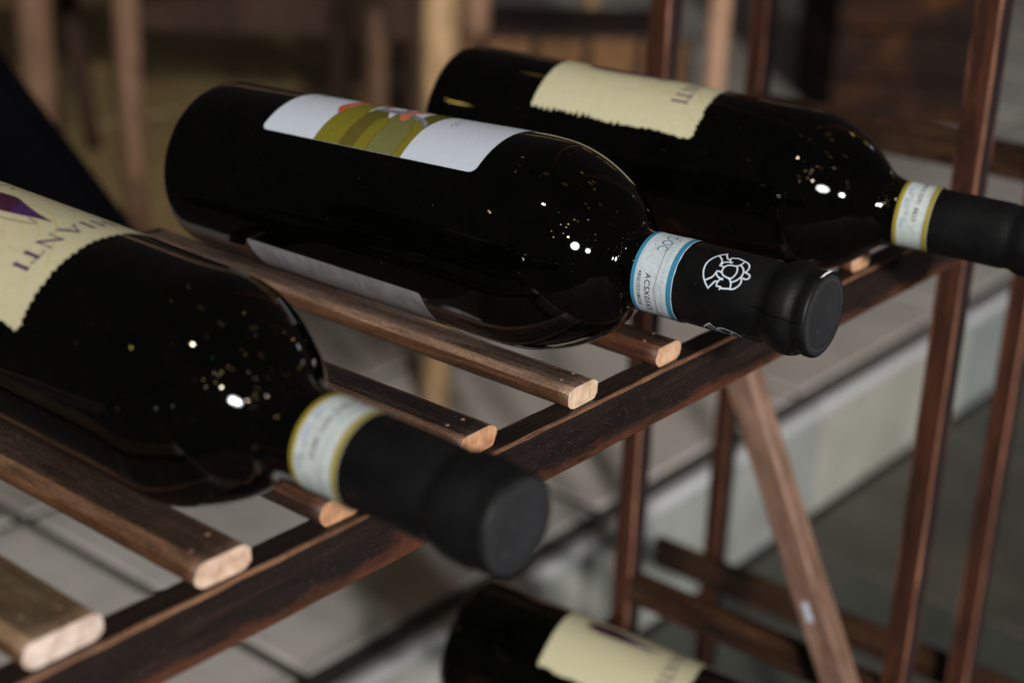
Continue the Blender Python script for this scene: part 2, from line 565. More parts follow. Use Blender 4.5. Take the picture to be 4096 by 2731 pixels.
rack = tag(empty("wine_rack", (0, 0, 0)), "dark stained slatted wooden wine rack holding the bottles, nearest the camera", "rack")
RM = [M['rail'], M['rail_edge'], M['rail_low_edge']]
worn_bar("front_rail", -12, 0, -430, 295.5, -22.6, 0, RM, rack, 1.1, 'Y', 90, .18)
worn_bar("back_rail", -216, -203, -430, 299.5, -22.6, -.4, RM, rack, 1.1, 'Y', 30, .2)
PM = [M['post'], M['post_edge'], M['post_edge'], M['post_dark']]
worn_bar("post", -14, 0.5, 296, 311, ZF, 620, PM, rack, 1.3, 'Z', 60, .3)
worn_bar("post", -216.5, -202, 300, 315, ZF, 620, PM, rack, 1.3, 'Z', 60, .3)
BM_ = [M['bar'], M['bar'], M['bar']]
worn_bar("side_rail", -201.5, -14.5, 299, 311, -22, -1, BM_, rack, 1.2, 'X', 12, .2)
worn_bar("side_rail", -201.5, -14.5, 299, 311, -318, -298, BM_, rack, 1.2, 'X', 12, .2)
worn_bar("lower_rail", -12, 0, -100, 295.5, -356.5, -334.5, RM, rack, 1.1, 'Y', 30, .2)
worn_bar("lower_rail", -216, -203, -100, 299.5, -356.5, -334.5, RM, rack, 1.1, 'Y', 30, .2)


def strut(p0, p1, w, t, mats, parent, name="diagonal_brace"):
    p0, p1 = Vector(p0) * MM, Vector(p1) * MM
    L = (p1 - p0).length / MM
    o = worn_bar(name, -w / 2, w / 2, -t / 2, t / 2, 0, L, mats, parent, 1.6, 'Z', 20, .2, False)
    d = (p1 - p0).normalized()
    y = Vector((0, 1, 0))
    y = (y - d * y.dot(d)).normalized()
    x = y.cross(d)
    o.matrix_local = Matrix(((x.x, y.x, d.x, p0.x), (x.y, y.y, d.y, p0.y), (x.z, y.z, d.z, p0.z), (0, 0, 0, 1)))
    return o


brace = strut((-178, 289, -12), (45, 289, -468), 19, 15, [M['strut'], M['strut'], M['strut']], rack)


def slat(i, y, w, h, x0, x1, z, mats, parent, nails=True, tilt=0.0):
    rnd = random.Random(100 + i)
    # rounded sides, flat top: cross section in (y, z)
    prof = []
    r = min(w, h) * .46
    hh = h
    n = 6
    for k in range(n + 1):      # camera side (−y), bottom to top
        a = -math.pi / 2 - math.pi * k / n
        prof.append((-w / 2 + r + r * math.cos(a) * rnd.uniform(.9, 1.1), hh / 2 + (hh / 2) * math.sin(a)))
    for k in range(n + 1):
        a = math.pi / 2 - math.pi * k / n
        prof.append((w / 2 - r + r * math.cos(a) * rnd.uniform(.9, 1.1), hh / 2 + (hh / 2) * math.sin(a)))
    bm = bmesh.new()
    rows = []
    N = 40
    for a in range(N + 1):
        t = a / N
        x = x1 + (x0 - x1) * t
        dy = 0.5 * math.sin(t * 3 + i) + tilt * (t)
        row = []
        for (py, pz) in prof:
            row.append(bm.verts.new(Vector((x + (0 if a else rnd.uniform(-.25, .25)), y + py + dy + rnd.uniform(-.08, .08),
                                            z + pz + rnd.uniform(-.06, .06))) * MM))
        rows.append(row)
    m = len(prof)
    for a in range(N):
        for k in range(m):
            f = bm.faces.new((rows[a][k], rows[a][(k + 1) % m], rows[a + 1][(k + 1) % m], rows[a + 1][k]))
            zc = (prof[k][1] + prof[(k + 1) % m][1]) / 2
            f.material_index = 0 if zc > h * .985 else (3 if zc > h * .80 else 1)
            f.smooth = True
    f = bm.faces.new(rows[0])
    f.material_index = 2
    f = bm.faces.new(list(reversed(rows[-1])))
    f.material_index = 2
    o = mesh_obj("slat", bm, mats, parent)
    if nails:
        for dy, dx in ((rnd.uniform(-5.5, -3), rnd.uniform(-13, -8)), (rnd.uniform(3, 5.5), rnd.uniform(-14, -8))):
            b2 = bmesh.new()
            bmesh.ops.create_cone(b2, cap_ends=True, segments=10, radius1=rnd.uniform(.7, 1.1) * MM, radius2=.6 * MM, depth=.5 * MM)
            for v in b2.verts:
                v.co += Vector((x1 + dx, y + dy, z + h + .1)) * MM
            mesh_obj("nail", b2, M['pin'], o)
    return o


SL = [(-265.5, 26), (-210.8, 21.5), (-161.5, 19), (-94.5, 20), (-35.4, 18.5), (20.6, 17.5), (107, 18), (181, 18)]
for i, (y, w) in enumerate(SL):
    slat(i, y, w, 8.6, -262, -3.2 + (0.0, .6, -.5, -1, .2, .3, 0, 0)[i], 0.0, SLATM[i], rack)
for i, y in enumerate((140, 196)):
    slat(20 + i, y, 18, 8.6, -225, -3, -334, SLATM[5], rack, False)

# small white fleck on the brace
bm = box_bm(-1, 3.5, -8.0, -7.8, 266, 279, .09, 1)
fleck = mesh_obj("white_fleck", bm, M['white_paper'], brace)

# second rack behind
rack2 = tag(empty("wine_rack", (0, 0, 0)), "reddish wooden rack standing beyond the nearest rack, at the right edge", "rack")
worn_bar("post", -42.5, -28, 478, 493, ZF, 620, PM, rack2, 1.3, 'Z', 60, .3)
worn_bar("post", -269, -255, 502, 517, ZF, 620, PM, rack2, 1.3, 'Z', 60, .3)
worn_bar("side_rail", -254.5, -43, 481, 493, -26, -4, BM_, rack2, 1.3, 'X', 12, .2)
worn_bar("side_rail", -310, 40, 494, 501.5, -414, -388, BM_, rack2, 1.3, 'X', 12, .2)
worn_bar("front_rail", -41, -29, 493.5, 1250, -26, -4, RM, rack2, 1.1, 'Y', 30, .2)
# ------------------------------------------------------------------ bottles


def smooth_prof(pts, step=1.0):
    """Catmull-Rom through (s, r)"""
    out = []
    P = [pts[0]] + list(pts) + [pts[-1]]
    for k in range(1, len(P) - 2):
        p0, p1, p2, p3 = P[k - 1], P[k], P[k + 1], P[k + 2]
        n = max(1, int((p2[0] - p1[0]) / step))
        for q in range(n):
            t = q / n
            # monotone-ish: linear in s, hermite in r
            d1 = (p2[1] - p0[1]) / max(1e-6, p2[0] - p0[0]) * (p2[0] - p1[0])
            d2 = (p3[1] - p1[1]) / max(1e-6, p3[0] - p1[0]) * (p2[0] - p1[0])
            h = (2 * t**3 - 3 * t**2 + 1) * p1[1] + (t**3 - 2 * t**2 + t) * d1 + (-2 * t**3 + 3 * t**2) * p2[1] + (t**3 - t**2) * d2
            out.append((p1[0] + (p2[0] - p1[0]) * t, h))
    out.append(P[-2])
    return out


SHO = [(160, 42.25), (172, 42.45), (180, 42.05), (184, 41.45), (188, 40.55), (192, 39.35), (196, 37.85), (200, 36.05), (204, 33.95), (208, 31.4), (212, 28.3), (216, 24.3), (218.5, 20.9), (220.3, 17.9), (221.8, 16.1), (224, 15.3), (228, 15.05), (234, 14.9), (250, 14.7)]
BODY2 = smooth_prof([(-4.5, 36.0), (-2.5, 37.3), (1.5, 38.0), (12, 38.35), (60, 39.55), (120, 41.1)] + SHO, 0.6)
SHO1 = [(160, 37.85), (174, 37.85), (180, 37.6), (184, 36.95), (188, 35.75), (192, 34.2), (196, 32.3), (200, 30.1), (204, 27.6), (208, 24.6), (211.5, 21.2), (214.5, 18.2), (217.5, 16.1), (221, 14.8), (226, 14.2), (250, 14.0)]


def cream_body(shift):
    return relax(smooth_prof([(-6, 35.4), (-4, 36.8), (0, 37.5), (12, 37.7), (60, 37.8), (120, 37.85)] + [(s_ + shift, r_) for s_, r_ in SHO1], 0.6))


def relax(prof, times=10):
    p = list(prof)
    for _ in range(times):
        p = [p[0]] + [(b[0], (a[1] + 2 * b[1] + c[1]) / 4) if b[0] > 20 else b for a, b, c in zip(p, p[1:], p[2:])] + [p[-1]]
    return p


BODY2 = relax(BODY2)
CAP2 = [(240, 14.95), (241, 15.2), (262, 15.25), (277.5, 15.2), (279.5, 14.75), (281.5, 14.65), (283.6, 15.3), (285.6, 16.5), (287.6, 17.05), (290.6, 17.0), (292.6, 16.4), (294.0, 15.4), (295.2, 15.15), (296.8, 15.65), (298.9, 15.65), (299.6, 15.4), (299.95, 14.9), (300, 14.2)]
CAP1 = [(244, 13.9), (245, 14.2), (262, 14.2), (275, 14.25), (278, 14.2), (280, 13.8), (282, 13.85), (284, 14.9), (287, 15.5), (294, 15.5), (296.5, 14.9), (298.5, 14.7), (301, 14.8), (302.6, 14.6), (303.6, 14.1), (304, 13.2)]


def rad_at(prof, s):
    if s <= prof[0][0]:
        return prof[0][1]
    for a, b in zip(prof, prof[1:]):
        if a[0] <= s <= b[0]:
            return a[1] + (b[1] - a[1]) * (s - a[0]) / max(1e-9, b[0] - a[0])
    return prof[-1][1]


def on(prof, s, phi, off):
    r = rad_at(prof, s) + off
    a = math.radians(phi)
    return Vector((s, -r * math.sin(a), r * math.cos(a))) * MM


def lathe(prof, seg=96, cap0=True, cap1=True, wob=0.0, seed=0):
    bm = bmesh.new()
    rows = []
    for s, r in prof:
        row = []
        for k in range(seg):
            a = 2 * math.pi * k / seg
            rr = r + wob * (math.sin(3 * a + s * .9 + seed) * .6 + math.sin(7 * a + s * .35 + 2 * seed) * .4)
            row.append(bm.verts.new(Vector((s, -rr * math.sin(a), rr * math.cos(a))) * MM))
        rows.append(row)
    for a in range(len(rows) - 1):
        for k in range(seg):
            bm.faces.new((rows[a][k], rows[a][(k + 1) % seg], rows[a + 1][(k + 1) % seg], rows[a + 1][k]))
    if cap0:
        bm.faces.new(rows[0])
    if cap1:
        bm.faces.new(rows[-1])
    return bm


def patch(name, poly, prof, off, mat, parent, maxlen=2.6, rmid=None):
    """closed outline in (s mm, phi deg) laid onto the glass"""
    k = math.radians(1) * (rmid or rad_at(prof, sum(p[0] for p in poly) / len(poly)))
    bm = bmesh.new()
    vs = [bm.verts.new((p[0], p[1] * k, 0)) for p in poly]
    bm.faces.new(vs)
    bmesh.ops.triangulate(bm, faces=list(bm.faces))
    for it in range(9):
        le = [e for e in bm.edges if e.calc_length() > maxlen]
        if not le:
            break
        bmesh.ops.subdivide_edges(bm, edges=le, cuts=1)
        bmesh.ops.triangulate(bm, faces=[f for f in bm.faces if len(f.verts) > 3])
    for v in bm.verts:
        v.co = on(prof, v.co.x, v.co.y / k, off)
    return mesh_obj(name, bm, mat, parent, True)


def strokes(name, lines, width, prof, off, mat, parent, rmid, dense=1.2):
    """printed lines: each polyline in (s, phi) becomes a ribbon"""
    k = math.radians(1) * rmid
    bm = bmesh.new()
    for li in lines:
        w = width
        if isinstance(li, tuple):
            li, w = li
        pts = [Vector((s, p * k)) for s, p in li]
        # resample
        q = [pts[0]]
        for a, b in zip(pts, pts[1:]):
            n = max(1, int((b - a).length / dense))
            for t in range(1, n + 1):
                q.append(a.lerp(b, t / n))
        L, R = [], []
        for i, p in enumerate(q):
            a = q[max(0, i - 1)]
            b = q[min(len(q) - 1, i + 1)]
            d = (b - a)
            d = d.normalized() if d.length > 1e-9 else Vector((1, 0))
            nrm = Vector((-d.y, d.x)) * w / 2
            ext = Vector((0, 0))
            if i == 0:
                ext = -d * w * .35
            elif i == len(q) - 1:
                ext = d * w * .35
            L.append(bm.verts.new(on(prof, (p + nrm + ext).x, (p + nrm + ext).y / k, off)))
            R.append(bm.verts.new(on(prof, (p - nrm + ext).x, (p - nrm + ext).y / k, off)))
        for i in range(len(q) - 1):
            bm.faces.new((L[i], R[i], R[i + 1], L[i + 1]))
    o = mesh_obj(name, bm, mat, parent)
    if len(lines) > 1 and name != 'emblem':
        o['kind'] = 'stuff'
    return o


def curve(pts, n=6):
    """smooth polyline through points"""
    P = [pts[0]] + list(pts) + [pts[-1]]
    out = []
    for k in range(1, len(P) - 2):
        p0, p1, p2, p3 = [Vector(p) for p in P[k - 1:k + 3]]
        for q in range(n):
            t = q / n
            out.append(tuple(0.5 * ((2 * p1) + (p2 - p0) * t + (2 * p0 - 5 * p1 + 4 * p2 - p3) * t * t + (3 * p1 - p0 - 3 * p2 + p3) * t**3)))
    out.append(tuple(P[-2]))
    return out


def lettering(name, body, size, s0, phi0, prof, off, mat, parent, rmid, spacing=1.0, stretch=1.0, bold=0.0):
    """text read with the neck up: x runs round the bottle, y toward the neck"""
    cu = bpy.data.curves.new("text", 'FONT')
    cu.body = body
    cu.size = size
    cu.space_character = spacing
    cu.offset = bold
    cu.resolution_u = 3
    to = bpy.data.objects.new("text", cu)
    COL.objects.link(to)
    dg = bpy.context.evaluated_depsgraph_get()
    me = bpy.data.meshes.new_from_object(to.evaluated_get(dg))
    bpy.data.objects.remove(to)
    bpy.data.curves.remove(cu)
    k = math.radians(1) * rmid
    bm = bmesh.new()
    bm.from_mesh(me)
    bpy.data.meshes.remove(me)
    for it in range(3):
        le = [e for e in bm.edges if e.calc_length() > 1.6]
        if not le:
            break
        bmesh.ops.subdivide_edges(bm, edges=le, cuts=1)
        bmesh.ops.triangulate(bm, faces=[f for f in bm.faces if len(f.verts) > 3])
    for v in bm.verts:
        v.co = on(prof, s0 + v.co.y, phi0 + v.co.x * stretch / k, off)
    return mesh_obj(name, bm, mat, parent)


ROMAN = {  # thick and thin strokes of a roman capital in a unit box: (x0,y0,x1,y1,width)
    'C': [(.84, .80, .66, .96, .10), (.66, .96, .40, .97, .10), (.40, .97, .16, .76, .17), (.16, .76, .11, .5, .2), (.11, .5, .16, .24, .2), (.16, .24, .40, .03, .17), (.40, .03, .66, .04, .10), (.66, .04, .85, .2, .10)],
    'H': [(.15, 0, .15, 1, .19), (.78, 0, .78, 1, .19), (.15, .52, .78, .52, .08), (.02, .03, .28, .03, .06), (.65, .03, .91, .03, .06), (.02, .97, .28, .97, .06), (.65, .97, .91, .97, .06)],
    'I': [(.2, 0, .2, 1, .20), (.06, .03, .34, .03, .06), (.06, .97, .34, .97, .06)],
    'A': [(.06, 0, .46, 1, .08), (.46, 1, .86, 0, .20), (.22, .34, .70, .34, .07), (-.03, .03, .18, .03, .06), (.72, .03, 1.0, .03, .06)],
    'N': [(.12, 0, .12, 1, .08), (.12, 1, .82, 0, .20), (.82, 0, .82, 1, .08), (0, .03, .24, .03, .06), (.70, .97, .94, .97, .06)],
    'T': [(.42, 0, .42, 1, .20), (.02, .96, .82, .96, .09), (.30, .03, .54, .03, .06), (.03, .84, .03, .98, .07), (.81, .84, .81, .98, .07)],
}


def roman(name, letters, h, s0, prof, off, mat, parent, rmid, wscale=1.0):
    k = math.radians(1) * rmid
    lines = []
    for ch, phic in letters:
        wid = {'I': .4, 'T': .84, 'A': .94, 'N': .94, 'H': .93, 'C': .95}[ch]
        for x0, y0, x1, y1, w in ROMAN[ch]:
            f = lambda x, y: (s0 + y * h, phic + (x - wid / 2) * h * wscale / k)
            lines.append(([f(x0, y0), f(x1, y1)], w * h * .92))
    return strokes(name, lines, 1, prof, off, mat, parent, rmid, 1.5)


def round_rect(s0, s1, p0, p1, rs, rp, n=5):
    out = []
    for cs, cp, a0 in ((s1 - rs, p1 - rp, 0), (s0 + rs, p1 - rp, 90), (s0 + rs, p0 + rp, 180), (s1 - rs, p0 + rp, 270)):
        for k in range(n + 1):
            a = math.radians(a0 + 90 * k / n)
            out.append((cs + rs * math.cos(a), cp + rp * math.sin(a)))
    return out


def deckle(s0, s1, p0, p1, rnd, amp=1.5, kper=3.0):
    """label outline with torn, scalloped sides"""
    k = math.radians(1) * 39.8
    pts = []

    def side(a, b, normal, am):
        a, b = Vector(a), Vector(b)
        L = math.hypot((b - a).x, (b - a).y * k)
        n = int(L / kper)
        for i in range(n):
            for q, hgt in ((0, -1), (.35, .6), (.65, .9)):
                t = (i + q) / n
                p = a.lerp(b, t)
                j = am * (hgt * rnd.uniform(.1, 1.15)) + am * .35 * math.sin(t * 23 + a.x) * math.sin(t * 9.1)
                pts.append((p.x + normal[0] * j, p.y + normal[1] * j / k))
    side((s1, p0), (s1, p1), (1, 0), amp * .55)
    side((s1, p1), (s0, p1), (0, 1), amp)
    side((s0, p1), (s0, p0), (-1, 0), amp * .10)
    side((s0, p0), (s1, p0), (0, -1), amp)
    return pts


def pose(o, y, z, yaw, pit, xb):
    D = Vector((math.cos(yaw) * math.cos(pit), math.sin(yaw) * math.cos(pit), math.sin(pit)))
    U = (Vector((0, 0, 1)) - D * D.z).normalized()
    Y = U.cross(D)
    O = Vector((0, y, z)) + D * xb
    o.matrix_world = Matrix(((D.x, Y.x, U.x, O.x * MM), (D.y, Y.y, U.y, O.y * MM), (D.z, Y.z, U.z, O.z * MM), (0, 0, 0, 1)))


def end_disc(parent, mat, s, r, dots=True):
    """pressed end of the capsule: sunk disc with rim, bead ring and faint marks"""
    prof = [(s - .08, r * 1.0), (s + .06, r * .985), (s + .06, r * .96), (s + .01, r * .945), (s + .01, r * .83), (s + .22, r * .80), (s + .22, r * .74), (s + .01, r * .70), (s + .01, .3)]
    d = mesh_obj("capsule_end", lathe(prof, 64, False, True), M['capsule_end'], parent, True)
    if dots:
        bm = bmesh.new()
        n = 64
        for k in range(n):
            a = 2 * math.pi * k / n
            bmesh.ops.create_icosphere(bm, subdivisions=1, radius=.22 * MM, matrix=Matrix.Translation(Vector((s + .02, -r * .88 * math.sin(a), r * .88 * math.cos(a))) * MM))
        mesh_obj("bead_ring", bm, M['bead'], d, True)
    return d


# ---- the sharp middle bottle with the white label
bot2 = empty("wine_bottle")
tag(bot2, "black wine bottle with white label, blue neck band and silver emblem on its capsule", "bottle", "wine bottles lying on the rack")
pose(bot2, -6.27, 47.26, 0.0415, 0.0131, -224.2)
mesh_obj("glass_body", lathe(BODY2, 128), M['glass'], bot2, True)
lab = patch("front_label", round_rect(47.6, 164.2, -62, 41, 3.2, 4.4), BODY2, .14, M['white_paper'], bot2, 2.6, 40)
K2 = 41.0
o2 = .22


def art(name, mat, pts, off=o2):
    return patch(name, pts, BODY2, off, M[mat], lab, 2.6, K2)


# printed picture: bands that run round the bottle
art("label_print", 'olive_a', [(78.4, 40.9), (78.2, 28), (78.3, 17), (78.6, 8), (79.5, -2), (81.4, -13), (84, -30), (88, -30), (89, -5), (90.9, 9.3), (92, 14), (92.2, 23), (92.2, 32), (92.6, 40.9)])
art("label_print", 'olive_b', [(92.6, 40.9), (92.2, 32), (92.2, 23), (92, 14), (90.9, 9.3), (92, 0), (97, -1), (102.9, 10.7), (100.4, 15), (100.5, 21), (100.6, 31), (100.5, 40.9)])
art("label_print", 'olive_a', [(100.5, 40.9), (100.6, 31), (100.5, 21), (100.4, 15), (102.9, 10.7), (105, 11), (107.6, 19.4), (107.5, 25), (107.3, 33), (107.9, 40.9)])
art("label_print", 'olive_c', [(107.9, 40.9), (107.3, 33), (107.5, 25), (107.6, 19.4), (105, 11), (103, 2), (108, -4), (116, 7.8), (119.8, 18.2), (121.9, 19.8), (122, 26), (122.2, 35), (122, 40.9)])
art("label_print", 'olive_a', [(122, 40.9), (122.2, 35), (122, 26), (121.9, 19.8), (119.8, 18.2), (116, 7.8), (121, 10.3), (125.8, 17), (126.2, 28), (126.5, 40.9)])
art("label_print", 'olive_b', [(125.8, 17), (121, 10.3), (117, 2), (116, -12), (126.2, -12), (126.0, 4)])
art("label_print", 'ink_mid', [(91, 4), (92, -10), (99, -14), (104, -9), (112, 1), (119, 4.5), (124.4, 10.3), (125.6, 16), (123.4, 14.4), (118.0, 8), (112, 4.4), (103.5, 2.6), (98.3, 3.6)], .28)
art("label_print", 'ink_red', [(77.7, 15.6), (74.6, 9.5), (74.1, 6), (74.8, -.6), (76, -14), (79, -30), (82, -30), (80.4, -12), (79.0, 0), (78.65, 5.3), (78.6, 14.7)], .28)
art("label_print", 'ink_coral', [(108.2, 8.9), (106.3, 5), (106.1, 1.5), (106.5, -5), (109, -16), (113, -16), (111.8, -6), (110.3, 1.2), (111.9, 6), (113.2, 10), (112.3, 12.6), (109.8, 12.2)], .34)
art("label_print", 'ink_red', [(89, -9), (92.6, -6), (94, -10), (92, -22), (88, -22)], .34)
art("label_print", 'white_paper', [(94.5, -1.5), (95.8, -9), (99, -11.4), (103, -6), (101.5, -2.2)], .34)
strokes("label_outline", [
    [(92.6, 40.9), (92.2, 32), (92.2, 23), (92, 14), (90.9, 9.3)], [(100.5, 40.9), (100.6, 31), (100.5, 21), (100.4, 15), (102.9, 10.7)],
    [(107.9, 40.9), (107.3, 33), (107.5, 25), (107.6, 19.4), (105, 11), (104, 5)], [(122, 40.9), (122.2, 35), (122, 26), (121.9, 19.8), (119.8, 18.2), (116, 7.8)],
    [(108.2, 8.9), (109.8, 12.4), (112.3, 12.8), (113.2, 10)], [(125.8, 17), (121, 10.3), (116.4, 7.2)],
], .45, BODY2, .31, M['ink_brown'], lab, K2)
strokes("script_print", [curve([(135.6, 8.6), (134.0, 6.2), (135.2, 4.2), (133.6, 2.4), (134.8, .2), (133.2, -1.5), (134.6, -3.6), (133.4, -6)], 4),
                         curve([(137, 7.4), (136.2, 5.0), (137.0, 2.0)], 4), curve([(56, 4), (54.5, -1), (56, -6), (54.8, -10)], 4)], .45, BODY2, o2, M['ink_grey'], lab, K2)
bl = patch("back_label", round_rect(46, 146, 115, 205, 1.5, 2.5), BODY2, .14, M['shaded_back_paper'], bot2, 2.6, 40)
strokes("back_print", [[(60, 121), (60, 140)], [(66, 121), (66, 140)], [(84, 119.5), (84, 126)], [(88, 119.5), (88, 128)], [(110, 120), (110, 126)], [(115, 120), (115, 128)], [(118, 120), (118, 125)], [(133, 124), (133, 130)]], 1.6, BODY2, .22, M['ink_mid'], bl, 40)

cap2 = mesh_obj("capsule", lathe(CAP2, 112, True, True, .05, 1), M['capsule'], bot2, True)
EMBLEM = [[(261.75, 12.0), (261.14, 14.2), (260.35, 16.6), (259.41, 19.9), (258.56, 23.8), (257.81, 28.5), (257.2, 33.3), (256.88, 38.3), (256.88, 43.7), (257.11, 49.1), (257.56, 54.0), (258.1, 58.1), (258.82, 62.0), (259.63, 65.7), (260.46, 68.9), (261.03, 71.4), (261.6, 67.9), (262.3, 64.2), (263.06, 59.8), (263.93, 59.8)], [(261.48, 13.1), (262.56, 18.7), (263.44, 22.6), (264.4, 23.2)], [(259.63, 20.3), (260.63, 23.1), (261.63, 26.4), (262.17, 30.0), (262.29, 33.3), (262.16, 36.6), (263.06, 36.9), (264.0, 37.4)], [(262.56, 34.3), (262.75, 31.5), (263.27, 29.2), (264.11, 28.1), (265.07, 27.7), (265.97, 28.0), (265.93, 26.3)], [(265.27, 27.1), (264.67, 24.0), (264.44, 21.1), (264.53, 18.4), (265.3, 17.8), (266.28, 17.6), (266.17, 16.0), (267.78, 17.1), (269.78, 19.0), (271.15, 20.6), (272.19, 23.3), (272.86, 26.7), (273.18, 30.4), (273.13, 34.0), (272.71, 37.3)], [(269.92, 20.9), (269.78, 24.8), (269.37, 27.8), (268.73, 30.3), (267.93, 31.7), (266.94, 31.7), (265.88, 32.3), (264.92, 33.7), (264.28, 36.3), (263.98, 39.9), (264.04, 44.2), (264.51, 47.6), (265.28, 49.6), (266.28, 50.8), (267.5, 51.5), (268.5, 51.6), (269.16, 48.7), (269.57, 45.0), (269.68, 40.9), (269.38, 36.5), (268.77, 32.6)], [(269.63, 28.6), (270.54, 30.6), (271.41, 33.7), (271.92, 36.9), (272.16, 40.8), (272.11, 44.9), (271.68, 48.4), (270.92, 51.8), (270.08, 54.4), (269.28, 56.1)], [(272.47, 37.7), (273.64, 38.6), (274.53, 39.6), (275.02, 41.5), (275.1, 44.2), (274.73, 46.6), (273.97, 47.6), (272.5, 46.8)], [(272.37, 47.4), (272.74, 50.4), (272.85, 53.9), (272.59, 57.6), (271.88, 61.0), (271.01, 63.8), (270.0, 65.4), (269.0, 65.3), (267.53, 66.5), (266.02, 67.3), (265.5, 69.0)], [(265.9, 65.7), (264.01, 65.6), (263.94, 63.0), (264.07, 59.9), (264.38, 57.2), (264.78, 55.5), (265.77, 55.4), (265.49, 54.1)], [(267.51, 51.7), (268.43, 53.5), (268.99, 56.1), (269.37, 59.3), (269.52, 63.1), (269.55, 65.0)], [(259.07, 62.0), (259.98, 59.3), (261.0, 56.6), (261.68, 53.4), (262.08, 49.4), (262.17, 45.4), (263.04, 45.4), (263.86, 45.7)], [(262.29, 48.1), (262.69, 50.9), (263.54, 53.3), (264.52, 54.5), (265.56, 54.8)]]
strokes("emblem", EMBLEM, .56, CAP2, .10, M['emblem'], cap2, 15.2, .6)
strokes("emblem", [[(s, p + 113) for s, p in l] for l in EMBLEM], .56, CAP2, .10, M['emblem'], cap2, 15.2, .6)
end_disc(cap2, M['capsule'], 300, 14.6)
for q, (py, pz) in enumerate(((-2.2, 7.0), (-3.6, -6.0))):
    b2_ = bmesh.new()
    bmesh.ops.create_circle(b2_, cap_ends=True, segments=10, radius=.42 * MM, matrix=Matrix.Translation(Vector((300.06, py, pz)) * MM) @ Matrix.Rotation(math.pi / 2, 4, 'Y'))
    mesh_obj("pin_hole", b2_, M['ink_black'], cap2)
b2_ = bmesh.new()
for q in range(22):
    a_ = math.radians(-62 + q * 7.5 + (60 if q > 12 else 0))
    rr_ = 10.6
    bmesh.ops.create_cube(b2_, size=1.0, matrix=Matrix.Translation(Vector((300.05, -rr_ * math.sin(a_), rr_ * math.cos(a_))) * MM) @ Matrix.Rotation(-a_, 4, 'X').inverted() @ Matrix.Diagonal(Vector((.16, .25 + .3 * (q % 3 == 0), 1.5 - .5 * (q % 2), 1)) * 1.0).to_4x4() @ Matrix.Scale(MM, 4))
pm_ = mesh_obj("pressed_marks", b2_, M['capsule_end'], cap2)
pm_['kind'] = 'stuff'
# torn silver foil at the rim
patch("torn_foil", [(299.0, -24), (299.6, -14), (299.8, -2), (299.75, 12), (299.4, 18), (299.35, 8), (299.2, -4), (298.6, -14)], CAP2, .22, M['foil_silver'], cap2, .8, 15.3)
# seam in the capsule
strokes("capsule_seam", [curve([(279, 80), (284, 83), (288, 85), (291, 84), (295, 88), (299, 86)], 5)], .35, CAP2, .06, M['glass'], cap2, 15.8, .6)

NB2 = [(s, rad_at(BODY2, s) + .0 if s < 239 else 15.22) for s in range(226, 249)]
NB2 = [(227, 15.3), (232, 15.25), (238, 15.28), (240, 15.38), (242, 15.42), (248, 15.42)]
nb = patch("neck_band", [(228.7, -190), (246.6, -190)] + [(246.6 + .10 * math.sin(p * .35), p) for p in range(-180, 170, 10)] + [(246.6, 169.5), (228.7, 169.5)] + [(228.7 + .08 * math.sin(p * .21), p) for p in range(160, -190, -10)], NB2, .10, M['band_paper'], bot2, 1.3, 15.3)
for a, b_ in ((228.72, 230.25), (244.2, 246.25)):
    patch("band_border", [(a, -188), (b_, -188)] + [(b_, p) for p in range(-180, 170, 12)] + [(b_, 168), (a, 168)] + [(a, p) for p in range(160, -188, -12)], NB2, .16, M['blue'], nb, 1.3, 15.3)
lettering("lettering", "ACSX0565", 3.3, 234.9, 71.5, NB2, .17, M['ink_black'], nb, 15.4, 1.16, .94, .035)
lettering("lettering", "480D35D3MG26", 2.05, 231.6, 70.0, NB2, .17, M['ink_black'], nb, 15.4, 1.10, .94, .03)
lettering("lettering", "DOC", 6.4, 235.4, 1, NB2, .17, M['ink_teal'], nb, 15.4, 1.0, .66)
strokes("printed_ring", [[(237.6 + 4.6 * math.cos(a * math.pi / 20), 18 + 19 * math.sin(a * math.pi / 20)) for a in range(41)]], .22, NB2, .165, M['ink_faint'], nb, 15.4)
lettering("lettering", "Denominazione di Origine Controllata", 1.35, 230.55, 24, NB2, .17, M['ink_faint'], nb, 15.4)
lettering("lettering", "Denominazione di Origine Controllata", 1.6, 241.6, 30, NB2, .17, M['ink_faint'], nb, 15.4)
strokes("crease", [curve([(241.4, 5), (240.2, 20), (239.6, 36), (240.0, 55), (239.7, 75), (239.2, 95), (239.6, 110), (239.4, 128), (240.6, 150)], 4)], .26, NB2, .18, M['crease'], nb, 15.4)

# ---- the three cream-label bottles


